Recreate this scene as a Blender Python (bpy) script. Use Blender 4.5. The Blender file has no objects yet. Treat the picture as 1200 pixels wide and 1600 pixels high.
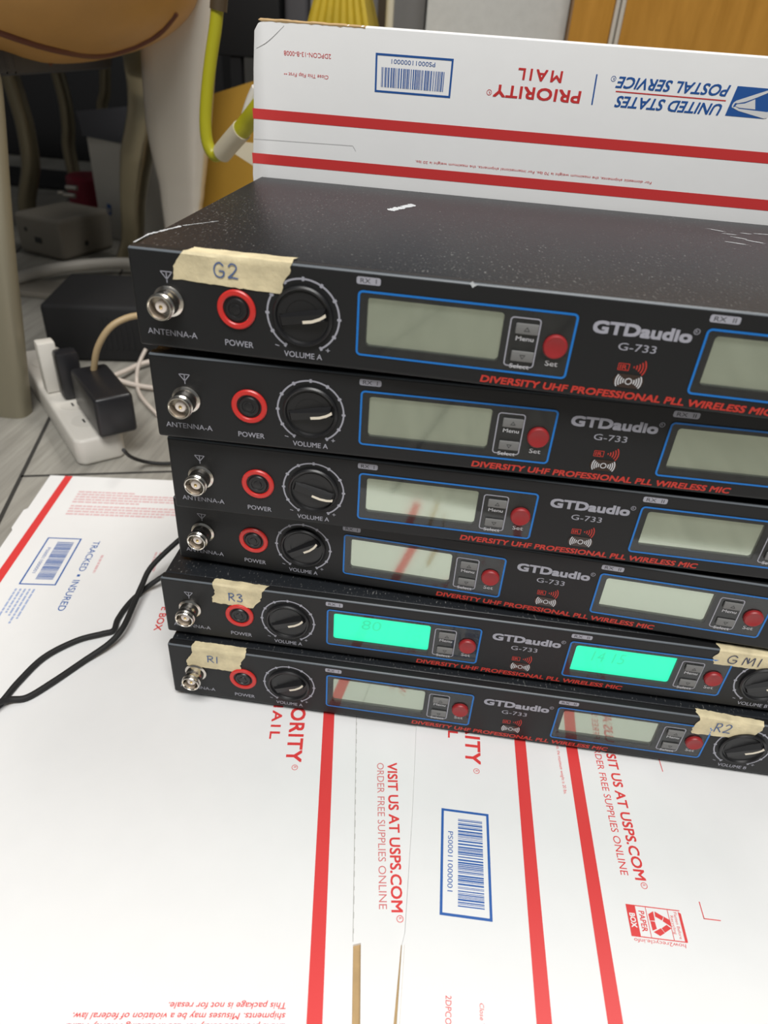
import bpy, bmesh, math, random
from mathutils import Vector, Matrix
from mathutils.bvhtree import BVHTree

random.seed(7)
S = 0.001                       # everything below is laid out in millimetres
scene = bpy.context.scene
COL = scene.collection

# ------------------------------------------------------------------ camera
FPX = 1080.3
CAM = Vector((152.41, -291.49, 371.48))
RX = Vector((0.990515, 0.122305, 0.062625))
RY = Vector((0.120761, -0.557424, -0.821398))
RZ = Vector((-0.065552, 0.821170, -0.566907))
cd = bpy.data.cameras.new('camera')
cd.sensor_fit = 'VERTICAL'
cd.sensor_height = 36.0
cd.lens = FPX / 1600 * 36.0
cd.clip_start = 0.01
cd.clip_end = 30
cam = bpy.data.objects.new('camera', cd)
COL.objects.link(cam)
m = Matrix((RX, -RY, -RZ)).transposed().to_4x4()
m.translation = CAM * S
cam.matrix_world = m
cd.dof.use_dof = True
cd.dof.focus_distance = 0.40
cd.dof.aperture_fstop = 9.0
scene.camera = cam

# ------------------------------------------------------------------ light
scene.view_settings.view_transform = 'Standard'
scene.view_settings.look = 'None'
scene.view_settings.gamma = 1.0
scene.view_settings.use_curve_mapping = False
scene.view_settings.exposure = 0.0

world = bpy.data.worlds.new('room_light')
scene.world = world
world.use_nodes = True
world.node_tree.nodes['Background'].inputs[0].default_value = (0.90, 0.96, 1.0, 1)
world.node_tree.nodes['Background'].inputs[1].default_value = 0.13


def area(name, loc, target, sx, sy, power, color=(1, 1, 1)):
    l = bpy.data.lights.new(name, 'AREA')
    l.shape = 'RECTANGLE'
    l.size, l.size_y = sx, sy
    l.energy = power
    l.color = color
    o = bpy.data.objects.new(name, l)
    COL.objects.link(o)
    o.location = loc
    o.rotation_euler = (Vector(target) - Vector(loc)).to_track_quat('-Z', 'Y').to_euler()
    return o


area('ceiling_panel_light', (0.25, -1.0, 2.0), (0.15, 0.0, 0.0), 1.2, 0.6, 49, (1.0, 0.985, 0.96))
area('ceiling_tube_light', (0.9, 0.75, 2.3), (0.5, 0.4, 0.2), 1.2, 0.3, 24, (1.0, 0.97, 0.92))


# ------------------------------------------------------------------ materials
def nmat(name):
    mt = bpy.data.materials.new(name)
    mt.use_nodes = True
    return mt, mt.node_tree, mt.node_tree.nodes['Principled BSDF']


def mat(name, col, rough=0.5, metal=0.0, spec=0.5, noise=0.0, nscale=200.0, bump=0.0, bscale=800.0, coat=0.0):
    mt, nt, b = nmat(name)
    b.inputs['Base Color'].default_value = (*col, 1)
    b.inputs['Roughness'].default_value = rough
    b.inputs['Metallic'].default_value = metal
    b.inputs['Specular IOR Level'].default_value = spec
    b.inputs['Coat Weight'].default_value = coat
    tc = nt.nodes.new('ShaderNodeTexCoord')
    if noise:
        nz = nt.nodes.new('ShaderNodeTexNoise')
        nz.inputs['Scale'].default_value = nscale
        nz.inputs['Detail'].default_value = 4
        nt.links.new(tc.outputs['Object'], nz.inputs['Vector'])
        mx = nt.nodes.new('ShaderNodeMix')
        mx.data_type = 'RGBA'
        mx.inputs['A'].default_value = (*[c * (1 - noise) for c in col], 1)
        mx.inputs['B'].default_value = (*[min(1, c * (1 + noise)) for c in col], 1)
        nt.links.new(nz.outputs['Fac'], mx.inputs['Factor'])
        nt.links.new(mx.outputs['Result'], b.inputs['Base Color'])
    if bump:
        nb = nt.nodes.new('ShaderNodeTexNoise')
        nb.inputs['Scale'].default_value = bscale
        nb.inputs['Detail'].default_value = 3
        nt.links.new(tc.outputs['Object'], nb.inputs['Vector'])
        bp = nt.nodes.new('ShaderNodeBump')
        bp.inputs['Strength'].default_value = bump
        bp.inputs['Distance'].default_value = 0.0004
        nt.links.new(nb.outputs['Fac'], bp.inputs['Height'])
        nt.links.new(bp.outputs['Normal'], b.inputs['Normal'])
    return mt


def emit(name, col, strength):
    mt, nt, b = nmat(name)
    b.inputs['Base Color'].default_value = (*[c * 0.3 for c in col], 1)
    b.inputs['Emission Color'].default_value = (*col, 1)
    b.inputs['Emission Strength'].default_value = strength
    b.inputs['Roughness'].default_value = 0.4
    return mt


def case_mat():
    # black powder coat, hammered, with pale dust specks and short scratches
    mt, nt, b = nmat('black_powder_coat')
    b.inputs['Roughness'].default_value = 0.40
    b.inputs['Specular IOR Level'].default_value = 0.30
    tc = nt.nodes.new('ShaderNodeTexCoord')
    mp = nt.nodes.new('ShaderNodeMapping')
    mp.inputs['Rotation'].default_value = (0, 0, 0.6)
    mp.inputs['Scale'].default_value = (420, 170, 300)
    nt.links.new(tc.outputs['Object'], mp.inputs['Vector'])
    nz = nt.nodes.new('ShaderNodeTexNoise')
    nz.inputs['Scale'].default_value = 2.2
    nz.inputs['Detail'].default_value = 2
    nt.links.new(mp.outputs['Vector'], nz.inputs['Vector'])
    cl = nt.nodes.new('ShaderNodeTexNoise')
    cl.inputs['Scale'].default_value = 14
    cl.inputs['Detail'].default_value = 3
    nt.links.new(tc.outputs['Object'], cl.inputs['Vector'])
    mul = nt.nodes.new('ShaderNodeMath')
    mul.operation = 'MULTIPLY_ADD'
    mul.inputs[1].default_value = 0.16
    nt.links.new(cl.outputs['Fac'], mul.inputs[0])
    nt.links.new(nz.outputs['Fac'], mul.inputs[2])
    rp = nt.nodes.new('ShaderNodeValToRGB')
    rp.color_ramp.elements[0].position = 0.715
    rp.color_ramp.elements[0].color = (0.014, 0.016, 0.019, 1)
    rp.color_ramp.elements[1].position = 0.88
    rp.color_ramp.elements[1].color = (0.17, 0.17, 0.165, 1)
    nt.links.new(mul.outputs[0], rp.inputs['Fac'])
    nt.links.new(rp.outputs['Color'], b.inputs['Base Color'])
    nb = nt.nodes.new('ShaderNodeTexNoise')
    nb.inputs['Scale'].default_value = 900
    nt.links.new(tc.outputs['Object'], nb.inputs['Vector'])
    bp = nt.nodes.new('ShaderNodeBump')
    bp.inputs['Strength'].default_value = 0.35
    bp.inputs['Distance'].default_value = 0.0003
    nt.links.new(nb.outputs['Fac'], bp.inputs['Height'])
    nt.links.new(bp.outputs['Normal'], b.inputs['Normal'])
    return mt


def pane_mat():
    # thin clear window: see-through with a mirror-like surface reflection
    mt, nt, b = nmat('clear_window')
    nt.nodes.remove(b)
    out = nt.nodes['Material Output']
    tr = nt.nodes.new('ShaderNodeBsdfTransparent')
    tr.inputs[0].default_value = (0.93, 0.95, 0.95, 1)
    gl = nt.nodes.new('ShaderNodeBsdfGlossy')
    gl.inputs['Roughness'].default_value = 0.04
    lw = nt.nodes.new('ShaderNodeLayerWeight')
    lw.inputs['Blend'].default_value = 0.5
    pw = nt.nodes.new('ShaderNodeMath')
    pw.operation = 'POWER'
    pw.inputs[1].default_value = 4.0
    nt.links.new(lw.outputs['Facing'], pw.inputs[0])
    fr = nt.nodes.new('ShaderNodeMath')
    fr.operation = 'MULTIPLY_ADD'
    fr.inputs[1].default_value = 0.78
    fr.inputs[2].default_value = 0.055
    nt.links.new(pw.outputs[0], fr.inputs[0])
    mx = nt.nodes.new('ShaderNodeMixShader')
    nt.links.new(fr.outputs[0], mx.inputs[0])
    nt.links.new(tr.outputs[0], mx.inputs[1])
    nt.links.new(gl.outputs[0], mx.inputs[2])
    nt.links.new(mx.outputs[0], out.inputs['Surface'])
    return mt


def wood_mat(name, c1, c2, rot, sc, rough=0.35, spec=0.4):
    mt, nt, b = nmat(name)
    b.inputs['Roughness'].default_value = rough
    b.inputs['Specular IOR Level'].default_value = spec
    tc = nt.nodes.new('ShaderNodeTexCoord')
    mp = nt.nodes.new('ShaderNodeMapping')
    mp.inputs['Rotation'].default_value = rot
    mp.inputs['Scale'].default_value = sc
    nt.links.new(tc.outputs['Object'], mp.inputs['Vector'])
    nz = nt.nodes.new('ShaderNodeTexNoise')
    nz.inputs['Scale'].default_value = 3
    nz.inputs['Detail'].default_value = 6
    nz.inputs['Roughness'].default_value = 0.65
    nt.links.new(mp.outputs['Vector'], nz.inputs['Vector'])
    rp = nt.nodes.new('ShaderNodeValToRGB')
    rp.color_ramp.elements[0].position = 0.3
    rp.color_ramp.elements[0].color = (*c1, 1)
    rp.color_ramp.elements[1].position = 0.7
    rp.color_ramp.elements[1].color = (*c2, 1)
    nt.links.new(nz.outputs['Fac'], rp.inputs['Fac'])
    nt.links.new(rp.outputs['Color'], b.inputs['Base Color'])
    return mt


M = dict(
    panel=mat('black_anodised_panel', (0.0115, 0.0118, 0.0125), 0.50, spec=0.36, bump=0.15, bscale=1500),
    edge=mat('panel_edge_highlight', (0.11, 0.125, 0.14), 0.4),  # bare-metal tint, brightened to paint the light caught by the top bevel
    case=case_mat(),
    rubber=mat('black_rubber', (0.012, 0.012, 0.012), 0.7),
    knob=mat('black_knob_plastic', (0.011, 0.011, 0.012), 0.38),
    cream=mat('cream_pointer_paint', (0.80, 0.73, 0.60), 0.5),
    print=mat('grey_print', (0.36, 0.36, 0.41), 0.5),
    dimprint=mat('dim_grey_print', (0.10, 0.10, 0.115), 0.5),
    white=mat('white_print', (0.62, 0.62, 0.64), 0.5),
    redprint=mat('red_print', (0.52, 0.035, 0.022), 0.5),
    blueline=mat('blue_outline', (0.008, 0.17, 0.55), 0.4),
    redring=mat('red_ring', (0.60, 0.03, 0.025), 0.32),
    redbtn=mat('red_button', (0.30, 0.018, 0.02), 0.45),
    greybtn=mat('grey_button', (0.17, 0.17, 0.165), 0.5),
    dark=mat('dark_symbol', (0.03, 0.03, 0.03), 0.6),
    nickel=mat('nickel_plating', (0.68, 0.64, 0.58), 0.2, metal=1.0),
    gold=mat('gold_pin', (0.80, 0.58, 0.25), 0.25, metal=1.0),
    teflon=mat('white_insulator', (0.80, 0.72, 0.66), 0.5),
    lcd=mat('grey_green_display', (0.565, 0.605, 0.49), 0.085, metal=0.80),
    lcdon=emit('lit_green_display', (0.0, 0.92, 0.50), 1.0),
    lcddig=emit('lit_display_digits', (0.0, 0.72, 0.37), 1.0),
    pane=pane_mat(),
    irwin=mat('dark_infrared_window', (0.035, 0.02, 0.015), 0.15),
    tape=mat('masking_tape', (0.66, 0.57, 0.36), 0.65, noise=0.42, nscale=110, bump=0.6, bscale=600),
    inkblue=mat('blue_ink', (0.05, 0.11, 0.28), 0.6),
    inkdark=mat('dark_ink', (0.04, 0.05, 0.10), 0.6),
    scuff=mat('white_scuff', (0.55, 0.57, 0.58), 0.7),
    paper=mat('white_coated_card', (0.82, 0.82, 0.815), 0.5, spec=0.3, noise=0.02, nscale=60, bump=0.12, bscale=150),
    kraft=mat('brown_corrugated', (0.46, 0.31, 0.15), 0.8, noise=0.25, nscale=120),
    cred=mat('carton_red_ink', (0.72, 0.05, 0.05), 0.45),
    credthin=mat('carton_pale_red_ink', (0.66, 0.20, 0.20), 0.5),
    cpink=mat('carton_pink_small_print', (0.74, 0.50, 0.51), 0.5),
    cblue=mat('carton_blue_ink', (0.025, 0.115, 0.40), 0.45),
    cpale=mat('carton_pale_blue_ink', (0.36, 0.44, 0.66), 0.5),
    fold=mat('carton_fold_slit_shade', (0.62, 0.62, 0.615), 0.7),
    crease=mat('carton_crease', (0.45, 0.44, 0.42), 0.7),
    bronze=mat('champagne_metal', (0.27, 0.245, 0.175), 0.45, metal=0.35),
    silver=mat('brushed_silver_metal', (0.76, 0.71, 0.63), 0.36, metal=0.6, bump=0.1, bscale=900),
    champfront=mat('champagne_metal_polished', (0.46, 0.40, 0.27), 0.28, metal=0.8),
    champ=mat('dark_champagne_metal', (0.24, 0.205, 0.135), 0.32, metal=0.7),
    leather=mat('tan_leather', (0.58, 0.31, 0.088), 0.5, noise=0.16, nscale=18, bump=0.35, bscale=220),
    piping=mat('brown_piping', (0.15, 0.045, 0.022), 0.5),
    frame=mat('grey_seat_frame', (0.065, 0.063, 0.066), 0.6),
    strip=mat('off_white_plastic', (0.66, 0.635, 0.58), 0.45),
    black=mat('black_plastic', (0.014, 0.014, 0.016), 0.35),
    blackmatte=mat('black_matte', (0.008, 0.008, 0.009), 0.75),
    tancable=mat('tan_cable', (0.42, 0.31, 0.17), 0.5),
    whitecable=mat('white_cable', (0.62, 0.55, 0.49), 0.5),
    yellow=mat('yellow_cord', (0.38, 0.36, 0.012), 0.4),
    ochre=mat('ochre_card', (0.40, 0.22, 0.02), 0.55, noise=0.12, nscale=15),
    sleeve=mat('beige_sleeve', (0.55, 0.50, 0.38), 0.5),
    brown=mat('dark_brown_plastic', (0.06, 0.04, 0.02), 0.5),
    router=mat('aged_white_plastic', (0.27, 0.245, 0.205), 0.5),
    darkgrey=mat('dark_grey_card', (0.09, 0.088, 0.095), 0.7),
    redbox=mat('dark_red_plastic', (0.25, 0.01, 0.03), 0.5),
    greymid=mat('mid_grey_paint', (0.20, 0.195, 0.19), 0.6),
    plaster=mat('rough_grey_plaster', (0.50, 0.50, 0.475), 0.9, noise=0.10, nscale=90, bump=1.0, bscale=110),
    cabinet=wood_mat('golden_wood', (0.36, 0.165, 0.018), (0.52, 0.255, 0.04), (0, 0, 0), (14, 14, 1.6)),
    tile=wood_mat('grey_wood_tile', (0.215, 0.205, 0.18), (0.38, 0.365, 0.325), (0, 0, math.radians(16.5)), (30, 2.0, 1), 0.45),
    grout=mat('dark_grout', (0.035, 0.033, 0.03), 0.9),
)


# ------------------------------------------------------------------ mesh building
class Frame:
    """A flat drawing surface: origin, two axes and a normal (mm)."""
    def __init__(self, o, ex, ey, n):
        self.o, self.ex, self.ey, self.n = Vector(o), Vector(ex), Vector(ey), Vector(n)

    def p(self, a, b, h=0.0):
        return self.o + self.ex * a + self.ey * b + self.n * h


_text_cache = {}


def text_geo(body, bold=0.0, shear=0.0, spacing=1.0):
    key = (body, shear, spacing)
    if key in _text_cache:
        return _text_cache[key]
    cu = bpy.data.curves.new('text', 'FONT')
    cu.body = body
    cu.size = 1
    cu.shear = shear
    cu.space_character = spacing
    cu.resolution_u = 3
    o = bpy.data.objects.new('text', cu)
    COL.objects.link(o)
    me = bpy.data.meshes.new_from_object(o)
    vs = [(v.co.x, v.co.y) for v in me.vertices]
    fs = [tuple(p.vertices) for p in me.polygons]
    bpy.data.objects.remove(o)
    bpy.data.curves.remove(cu)
    bpy.data.meshes.remove(me)
    x0 = min(v[0] for v in vs)
    w = max(v[0] for v in vs) - x0
    vs = [(v[0] - x0, v[1]) for v in vs]
    _text_cache[key] = (vs, fs, w)
    return _text_cache[key]


CAPH = None


class MB:
    def __init__(self):
        self.v, self.f, self.mi, self.mats, self.sm = [], [], [], [], []

    def m(self, name):
        if name not in self.mats:
            self.mats.append(name)
        return self.mats.index(name)

    def add(self, vs, fs, mt, flat=None):
        n = len(self.v)
        self.v += [Vector(v) for v in vs]
        k = self.m(mt)
        for f in fs:
            self.f.append([i + n for i in f])
            self.mi.append(k)
        self.sm += [not x for x in flat] if flat else [True] * len(fs)

    def bm(self, bm, mt, mx=None):
        if mx is not None:
            bm.transform(mx)
        bm.verts.index_update()
        big = 0.04 * max(f.calc_area() for f in bm.faces)
        self.add([v.co.copy() for v in bm.verts], [[v.index for v in f.verts] for f in bm.faces], mt,
                 [f.calc_area() > big or len(f.verts) > 4 for f in bm.faces])
        bm.free()

    def box(self, x0, x1, y0, y1, z0, z1, mt, bev=0.0, seg=2, mx=None):
        bm = bmesh.new()
        bmesh.ops.create_cube(bm, size=1)
        for v in bm.verts:
            v.co = Vector(((x0 + x1) / 2 + v.co.x * (x1 - x0), (y0 + y1) / 2 + v.co.y * (y1 - y0), (z0 + z1) / 2 + v.co.z * (z1 - z0)))
        if bev:
            bmesh.ops.bevel(bm, geom=list(bm.edges), offset=bev, segments=seg, affect='EDGES', profile=0.5)
        self.bm(bm, mt, mx)

    def prism(self, pts, z0, z1, mt, bev=0.0, seg=2, side=None, mx=None):
        """outline (x,y) extruded along z"""
        bm = bmesh.new()
        lo = [bm.verts.new((p[0], p[1], z0)) for p in pts]
        hi = [bm.verts.new((p[0], p[1], z1)) for p in pts]
        bm.faces.new(lo[::-1])
        bm.faces.new(hi)
        n = len(pts)
        for i in range(n):
            bm.faces.new((lo[i], lo[(i + 1) % n], hi[(i + 1) % n], hi[i]))
        if mx is not None:
            bm.transform(mx)
            mx = None
        bmesh.ops.recalc_face_normals(bm, faces=list(bm.faces))
        if bev:
            bmesh.ops.bevel(bm, geom=list(bm.edges), offset=bev, segments=seg, affect='EDGES', profile=0.5)
        if side:
            bm.verts.index_update()
            vs = [v.co.copy() for v in bm.verts]
            self.add(vs, [[v.index for v in f.verts] for f in bm.faces if len(f.verts) == n], mt)
            self.add(vs, [[v.index for v in f.verts] for f in bm.faces if len(f.verts) != n], side)
            bm.free()
        else:
            self.bm(bm, mt, mx)

    def lathe(self, prof, c, ax, mt, n=32, cap0=False, cap1=False):
        """profile of (radius, height) spun about ax through c"""
        ax = Vector(ax).normalized()
        u = ax.orthogonal().normalized()
        w = ax.cross(u)
        c = Vector(c)
        vs, fs = [], []
        for r, h in prof:
            for k in range(n):
                a = 2 * math.pi * k / n
                vs.append(c + ax * h + (u * math.cos(a) + w * math.sin(a)) * max(r, 0.001))
        for i in range(len(prof) - 1):
            for k in range(n):
                fs.append((i * n + k, i * n + (k + 1) % n, (i + 1) * n + (k + 1) % n, (i + 1) * n + k))
        if cap0:
            fs.append(tuple(range(n))[::-1])
        if cap1:
            fs.append(tuple((len(prof) - 1) * n + k for k in range(n)))
        self.add(vs, fs, mt)

    def tube(self, pts, r, mt, n=12, sub=8, flat=None, radii=None):
        pts = [Vector(p) for p in pts]
        path, rr = [], []
        N = len(pts)
        for i in range(N - 1):
            p0 = pts[max(i - 1, 0)]; p1 = pts[i]; p2 = pts[i + 1]; p3 = pts[min(i + 2, N - 1)]
            for k in range(sub):
                t = k / sub
                path.append(0.5 * ((2 * p1) + (p2 - p0) * t + (2 * p0 - 5 * p1 + 4 * p2 - p3) * t * t + (3 * p1 - p0 - 3 * p2 + p3) * t ** 3))
                rr.append((radii[i] * (1 - t) + radii[i + 1] * t) if radii else r)
        path.append(pts[-1])
        rr.append(radii[-1] if radii else r)
        vs, fs = [], []
        prev = None
        for i, p in enumerate(path):
            t = (path[min(i + 1, len(path) - 1)] - path[max(i - 1, 0)]).normalized()
            if prev is None:
                u = Vector(flat[0]) if flat else t.orthogonal()
            else:
                u = prev
            u = (u - t * u.dot(t)).normalized()
            prev = u
            w = t.cross(u)
            fy = flat[1] if flat else 1.0
            for k in range(n):
                a = 2 * math.pi * k / n
                if flat:
                    ca, sa = math.cos(a), math.sin(a)
                    ca = math.copysign(abs(ca) ** 0.6, ca); sa = math.copysign(abs(sa) ** 0.6, sa)
                else:
                    ca, sa = math.cos(a), math.sin(a)
                vs.append(p + (u * ca + w * sa * fy) * rr[i])
        L = len(path)
        for i in range(L - 1):
            for k in range(n):
                fs.append((i * n + k, i * n + (k + 1) % n, (i + 1) * n + (k + 1) % n, (i + 1) * n + k))
        fs.append(tuple(range(n))[::-1])
        fs.append(tuple((L - 1) * n + k for k in range(n)))
        self.add(vs, fs, mt)

    # --- flat print on a Frame
    def poly(self, fr, pts, mt, h=0.1):
        self.add([fr.p(a, b, h) for a, b in pts], [tuple(range(len(pts)))], mt)

    def rect(self, fr, a0, b0, a1, b1, mt, h=0.1):
        self.poly(fr, [(a0, b0), (a1, b0), (a1, b1), (a0, b1)], mt, h)

    def line(self, fr, p, q, w, mt, h=0.1):
        p, q = Vector(p), Vector(q)
        d = (q - p).normalized()
        k = Vector((-d.y, d.x)) * (w / 2)
        self.poly(fr, [p - k, q - k, q + k, p + k], mt, h)

    def ring(self, fr, outer, inner, mt, h=0.1):
        n = len(outer)
        self.add([fr.p(a, b, h) for a, b in outer] + [fr.p(a, b, h) for a, b in inner],
                 [(i, (i + 1) % n, n + (i + 1) % n, n + i) for i in range(n)], mt)

    def rring(self, fr, x0, y0, x1, y1, r, w, mt, h=0.1):
        self.ring(fr, rrect(x0, y0, x1, y1, r), rrect(x0 + w, y0 + w, x1 - w, y1 - w, max(r - w, 0.05)), mt, h)

    def arc(self, fr, c, r, w, a0, a1, mt, h=0.1, n=24):
        vs, fs = [], []
        for i in range(n + 1):
            a = math.radians(a0 + (a1 - a0) * i / n)
            for q in (r - w / 2, r + w / 2):
                vs.append(fr.p(c[0] + q * math.cos(a), c[1] + q * math.sin(a), h))
        for i in range(n):
            fs.append((2 * i, 2 * i + 1, 2 * i + 3, 2 * i + 2))
        self.add(vs, fs, mt)

    def text(self, fr, body, start, d, height, length, mt, bold=0.0, shear=0.0, spacing=1.0, h=0.1, fromend=False):
        """print `body`: baseline from `start` along direction d, cap height `height`, fitted to `length`"""
        global CAPH
        if CAPH is None:
            CAPH = max(v[1] for v in text_geo('H')[0])
        vs, fs, w = text_geo(body, bold, shear, spacing)
        d = Vector(d).normalized()
        up = Vector((-d.y, d.x))
        sy = height / CAPH
        sx = length / w if length else sy
        s = Vector(start)
        if fromend:
            s = s - d * (w * sx)
        k = max(bold, 0.0) * 0.8
        offs = [(0, 0)] if k == 0 else [(-k, -k), (k, -k), (-k, k), (k, k), (0, 0)]
        for i, (ox, oy) in enumerate(offs):
            self.add([fr.p(*(s + d * (x * sx + ox * sy) + up * ((y + oy) * sy)), h + 0.006 * i) for x, y in vs], fs, mt)

    def build(self, name, parent=None, loc=None, angle=35):
        me = bpy.data.meshes.new(name)
        me.from_pydata([v * S for v in self.v], [], self.f)
        for nme in self.mats:
            me.materials.append(M[nme])
        me.polygons.foreach_set('material_index', self.mi)
        me.polygons.foreach_set('use_smooth', self.sm)
        me.update()
        me.set_sharp_from_angle(angle=math.radians(angle))
        o = bpy.data.objects.new(name, me)
        COL.objects.link(o)
        if parent:
            o.parent = parent
        if loc is not None:
            o.location = Vector(loc) * S
        return o


def rrect(x0, y0, x1, y1, r, n=5):
    out = []
    for cx, cy, a in ((x1 - r, y1 - r, 0), (x0 + r, y1 - r, 90), (x0 + r, y0 + r, 180), (x1 - r, y0 + r, 270)):
        for k in range(n + 1):
            t = math.radians(a + 90 * k / n)
            out.append((cx + r * math.cos(t), cy + r * math.sin(t)))
    return out


def circle(cx, cy, r, n=32):
    return [(cx + r * math.cos(2 * math.pi * k / n), cy + r * math.sin(2 * math.pi * k / n)) for k in range(n)]


def tag(o, label=None, cat=None, group=None, kind=None):
    if label: o['label'] = label
    if cat: o['category'] = cat
    if group: o['group'] = group
    if kind: o['kind'] = kind
    return o


def empty(name, loc, rz=0.0):
    o = bpy.data.objects.new(name, None)
    o.empty_display_size = 0.02
    COL.objects.link(o)
    o.location = Vector(loc) * S
    o.rotation_euler = (0, 0, rz)
    return o


def ray(x, y):
    return RX * ((x - 600) / FPX) + RY * ((y - 800) / FPX) + RZ


def at(x, y, Y):
    """the point on the upright plane Y (mm from the stack's front) seen at a photo position"""
    d = ray(x, y)
    return CAM + d * ((Y - CAM.y) / d.y)


def gz(x, y, z=0.0):
    """the point at height z seen at a photo position"""
    d = ray(x, y)
    return CAM + d * ((z - CAM.z) / d.z)


# ================================================================== SETTING
FLOOR = Frame((0, 0, 0), (1, 0, 0), (0, 1, 0), (0, 0, 1))
b = MB()
b.box(-2300, 2300, -3000, 2600, -30, 0, 'tile')
g = Vector((51.8, -174.5)).normalized()          # run of the planks
q = Vector((-g.y, g.x))
V0 = Vector((-276.5, 348.7))
H0 = Vector((-236.9, 233.6))
for k in range(-8, 9):
    c0 = V0 + q * (k * 200.0)
    b.line(FLOOR, c0 - g * 2200, c0 + g * 2800, 4.0, 'grout', 0.15)
    for j in range(-3, 4):
        c1 = H0 + g * (j * 800 + (0 if k == 0 else (k * 265) % 800)) + q * ((k) * 200.0)
        s0 = (c1 - c0).dot(g)
        b.line(FLOOR, c0 + g * s0, c0 + g * s0 + q * 200, 3.5, 'grout', 0.15)
tag(b.build('floor'), kind='structure')
b = MB()
b.box(-2300, 2300, 2600, 2640, 0, 2500, 'greymid')
tag(b.build('wall_back'), kind='structure')
b = MB()
b.box(-2340, -2300, -3000, 2640, 0, 2500, 'greymid')
tag(b.build('wall_left'), kind='structure')
# rough plastered pier behind the standing carton
p0, p1 = at(668, 10, 900), at(893, 40, 900)
b = MB()
b.box(p0.x, at(887, 60, 860).x - 1.5, 900, 1250, 0, 1900, 'plaster')
tag(b.build('wall_pier'), kind='structure')

# ================================================================== CARTONS
# --- flattened carton on the left
TA = math.radians(8.2)
RA = Vector((math.cos(TA), math.sin(TA)))
UA = Vector((-math.sin(TA), math.cos(TA)))
OA = Vector((100.0, 0.0))
FA = Frame((0, 0, 3.0), (1, 0, 0), (0, 1, 0), (0, 0, 1))       # prints given in floor mm
FAL = Frame((OA.x, OA.y, 3.0), (RA.x, RA.y, 0), (UA.x, UA.y, 0), (0, 0, 1))
MXA = Matrix.Translation((OA.x, OA.y, 0)) @ Matrix.Rotation(TA, 4, 'Z')
DA = -UA
b = MB()
b.prism([(-277, 278), (-276, 222), (-278.5, 219), (-278, 192), (-276, 189), (-275, 120), (-273, -256), (400, -256), (400, 278)], 0.1, 1.2, 'kraft', mx=MXA)
b.prism([(-277, 278), (-276, 222), (-278.5, 219), (-278, 192), (-276, 189), (-275, 120), (-273, -256), (21.4, -256), (21.4, 278)], 1.2, 3.0, 'paper', mx=MXA)
b.prism([(21.4, -137.2), (21.4, 278), (25.2, 278), (25.2, -136.4)], 1.2, 3.0, 'paper', mx=MXA)
b.prism([(25.2, -256), (25.2, 278), (400, 278), (400, -256)], 1.2, 3.0, 'paper', mx=MXA)
b.line(FAL, (21.3, -136), (21.3, 3), 0.35, 'crease', 0.06)
for y in range(-132, 0, 7):
    b.rect(FAL, 21.1, y, 21.7, y + 2.2 + (y * 7 % 3), 'crease', 0.08)
# red stripes
for pp, qq in (((102.7, 4), (128.6, -167)), ((-196.2, 238), (-160, -30))):
    pp, qq = Vector(pp), Vector(qq)
    d = (qq - pp).normalized()
    b.line(FA, pp - d * (0 if pp.x < 0 else 150), qq + d * (180 if pp.x < 0 else 78), 7.2, 'cred')
b.text(FA, 'PRIORITY', (83.8, -37), DA, 9.0, 61, 'cred', bold=0.03, spacing=1.08, fromend=True)
b.text(FA, 'R', (89.2, -39.4), DA, 1.7, None, 'cred', fromend=False)
b.ring(FA, circle(90.0, -40.1, 1.9, 20), circle(90.0, -40.1, 1.55, 20), 'cred')
b.text(FA, 'MAIL', (69.6, -22.4), DA, 6.0, 33, 'cred', bold=0.03, spacing=1.3, fromend=True)
b.text(FA, 'VISIT US AT USPS.COM', (145.3, -27.5), DA, 5.6, 88, 'cred', bold=0.024)
b.text(FA, 'R', (161.6, -116.6), DA, 1.5, None, 'cred')
b.ring(FA, circle(162.4, -117.3, 1.8, 20), circle(162.4, -117.3, 1.45, 20), 'cred')
b.text(FA, 'ORDER FREE SUPPLIES ONLINE', (138.9, -28.6), DA, 4.1, 86.5, 'credthin', bold=-0.012)
b.text(FA, 'TRACKED \u25aa INSURED', (-126.8, 146.5), DA, 5.2, 86, 'cblue', bold=0.005)
b.text(FA, 'E BOX', (-37.2, 55.0), DA, 5.0, 25, 'cred', bold=0.02, fromend=True)
for i, (t, L) in enumerate((('This package is not for resale.', 53), ('shipments. Misuses may be a violation of federal law.', 94.5), ('and is provided solely for use in sending Priority Mail\u00ae', 97))):
    s0 = Vector((114.2, -161.7)) + DA * (4.15 * i) + RA * (0.2 * i)
    b.text(FA, t, s0, -RA, 2.5, L, 'cred', shear=0.2, bold=0.012)


def barcode(b, fr, origin, along, across, L, W, mt, n=44, seed=3):
    rnd = random.Random(seed)
    o, al, ac = Vector(origin), Vector(along), Vector(across)
    t = 0.0
    ws = [rnd.choice((0.45, 0.45, 0.8, 1.2)) for _ in range(n * 2)]
    k = L / sum(ws)
    for i in range(n):
        w0 = ws[2 * i] * k
        b.poly(fr, [o + al * t, o + al * (t + w0), o + al * (t + w0) + ac * W, o + al * t + ac * W], mt, 0.11)
        t += w0 + ws[2 * i + 1] * k


def small_lines(b, fr, start, d, up, lengths, pitch, hgt, mt, seed=1):
    """rows of print too small to read: short word-length dashes"""
    rnd = random.Random(seed)
    for i, L in enumerate(lengths):
        s0 = Vector(start) - Vector(up) * (pitch * i)
        t = 0.0
        while t < L:
            w = min(rnd.uniform(2.0, 6.5), L - t)
            b.poly(fr, [s0 + d * t, s0 + d * (t + w), s0 + d * (t + w) + up * hgt, s0 + d * t + up * hgt], mt, 0.1)
            t += w + 0.8


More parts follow.
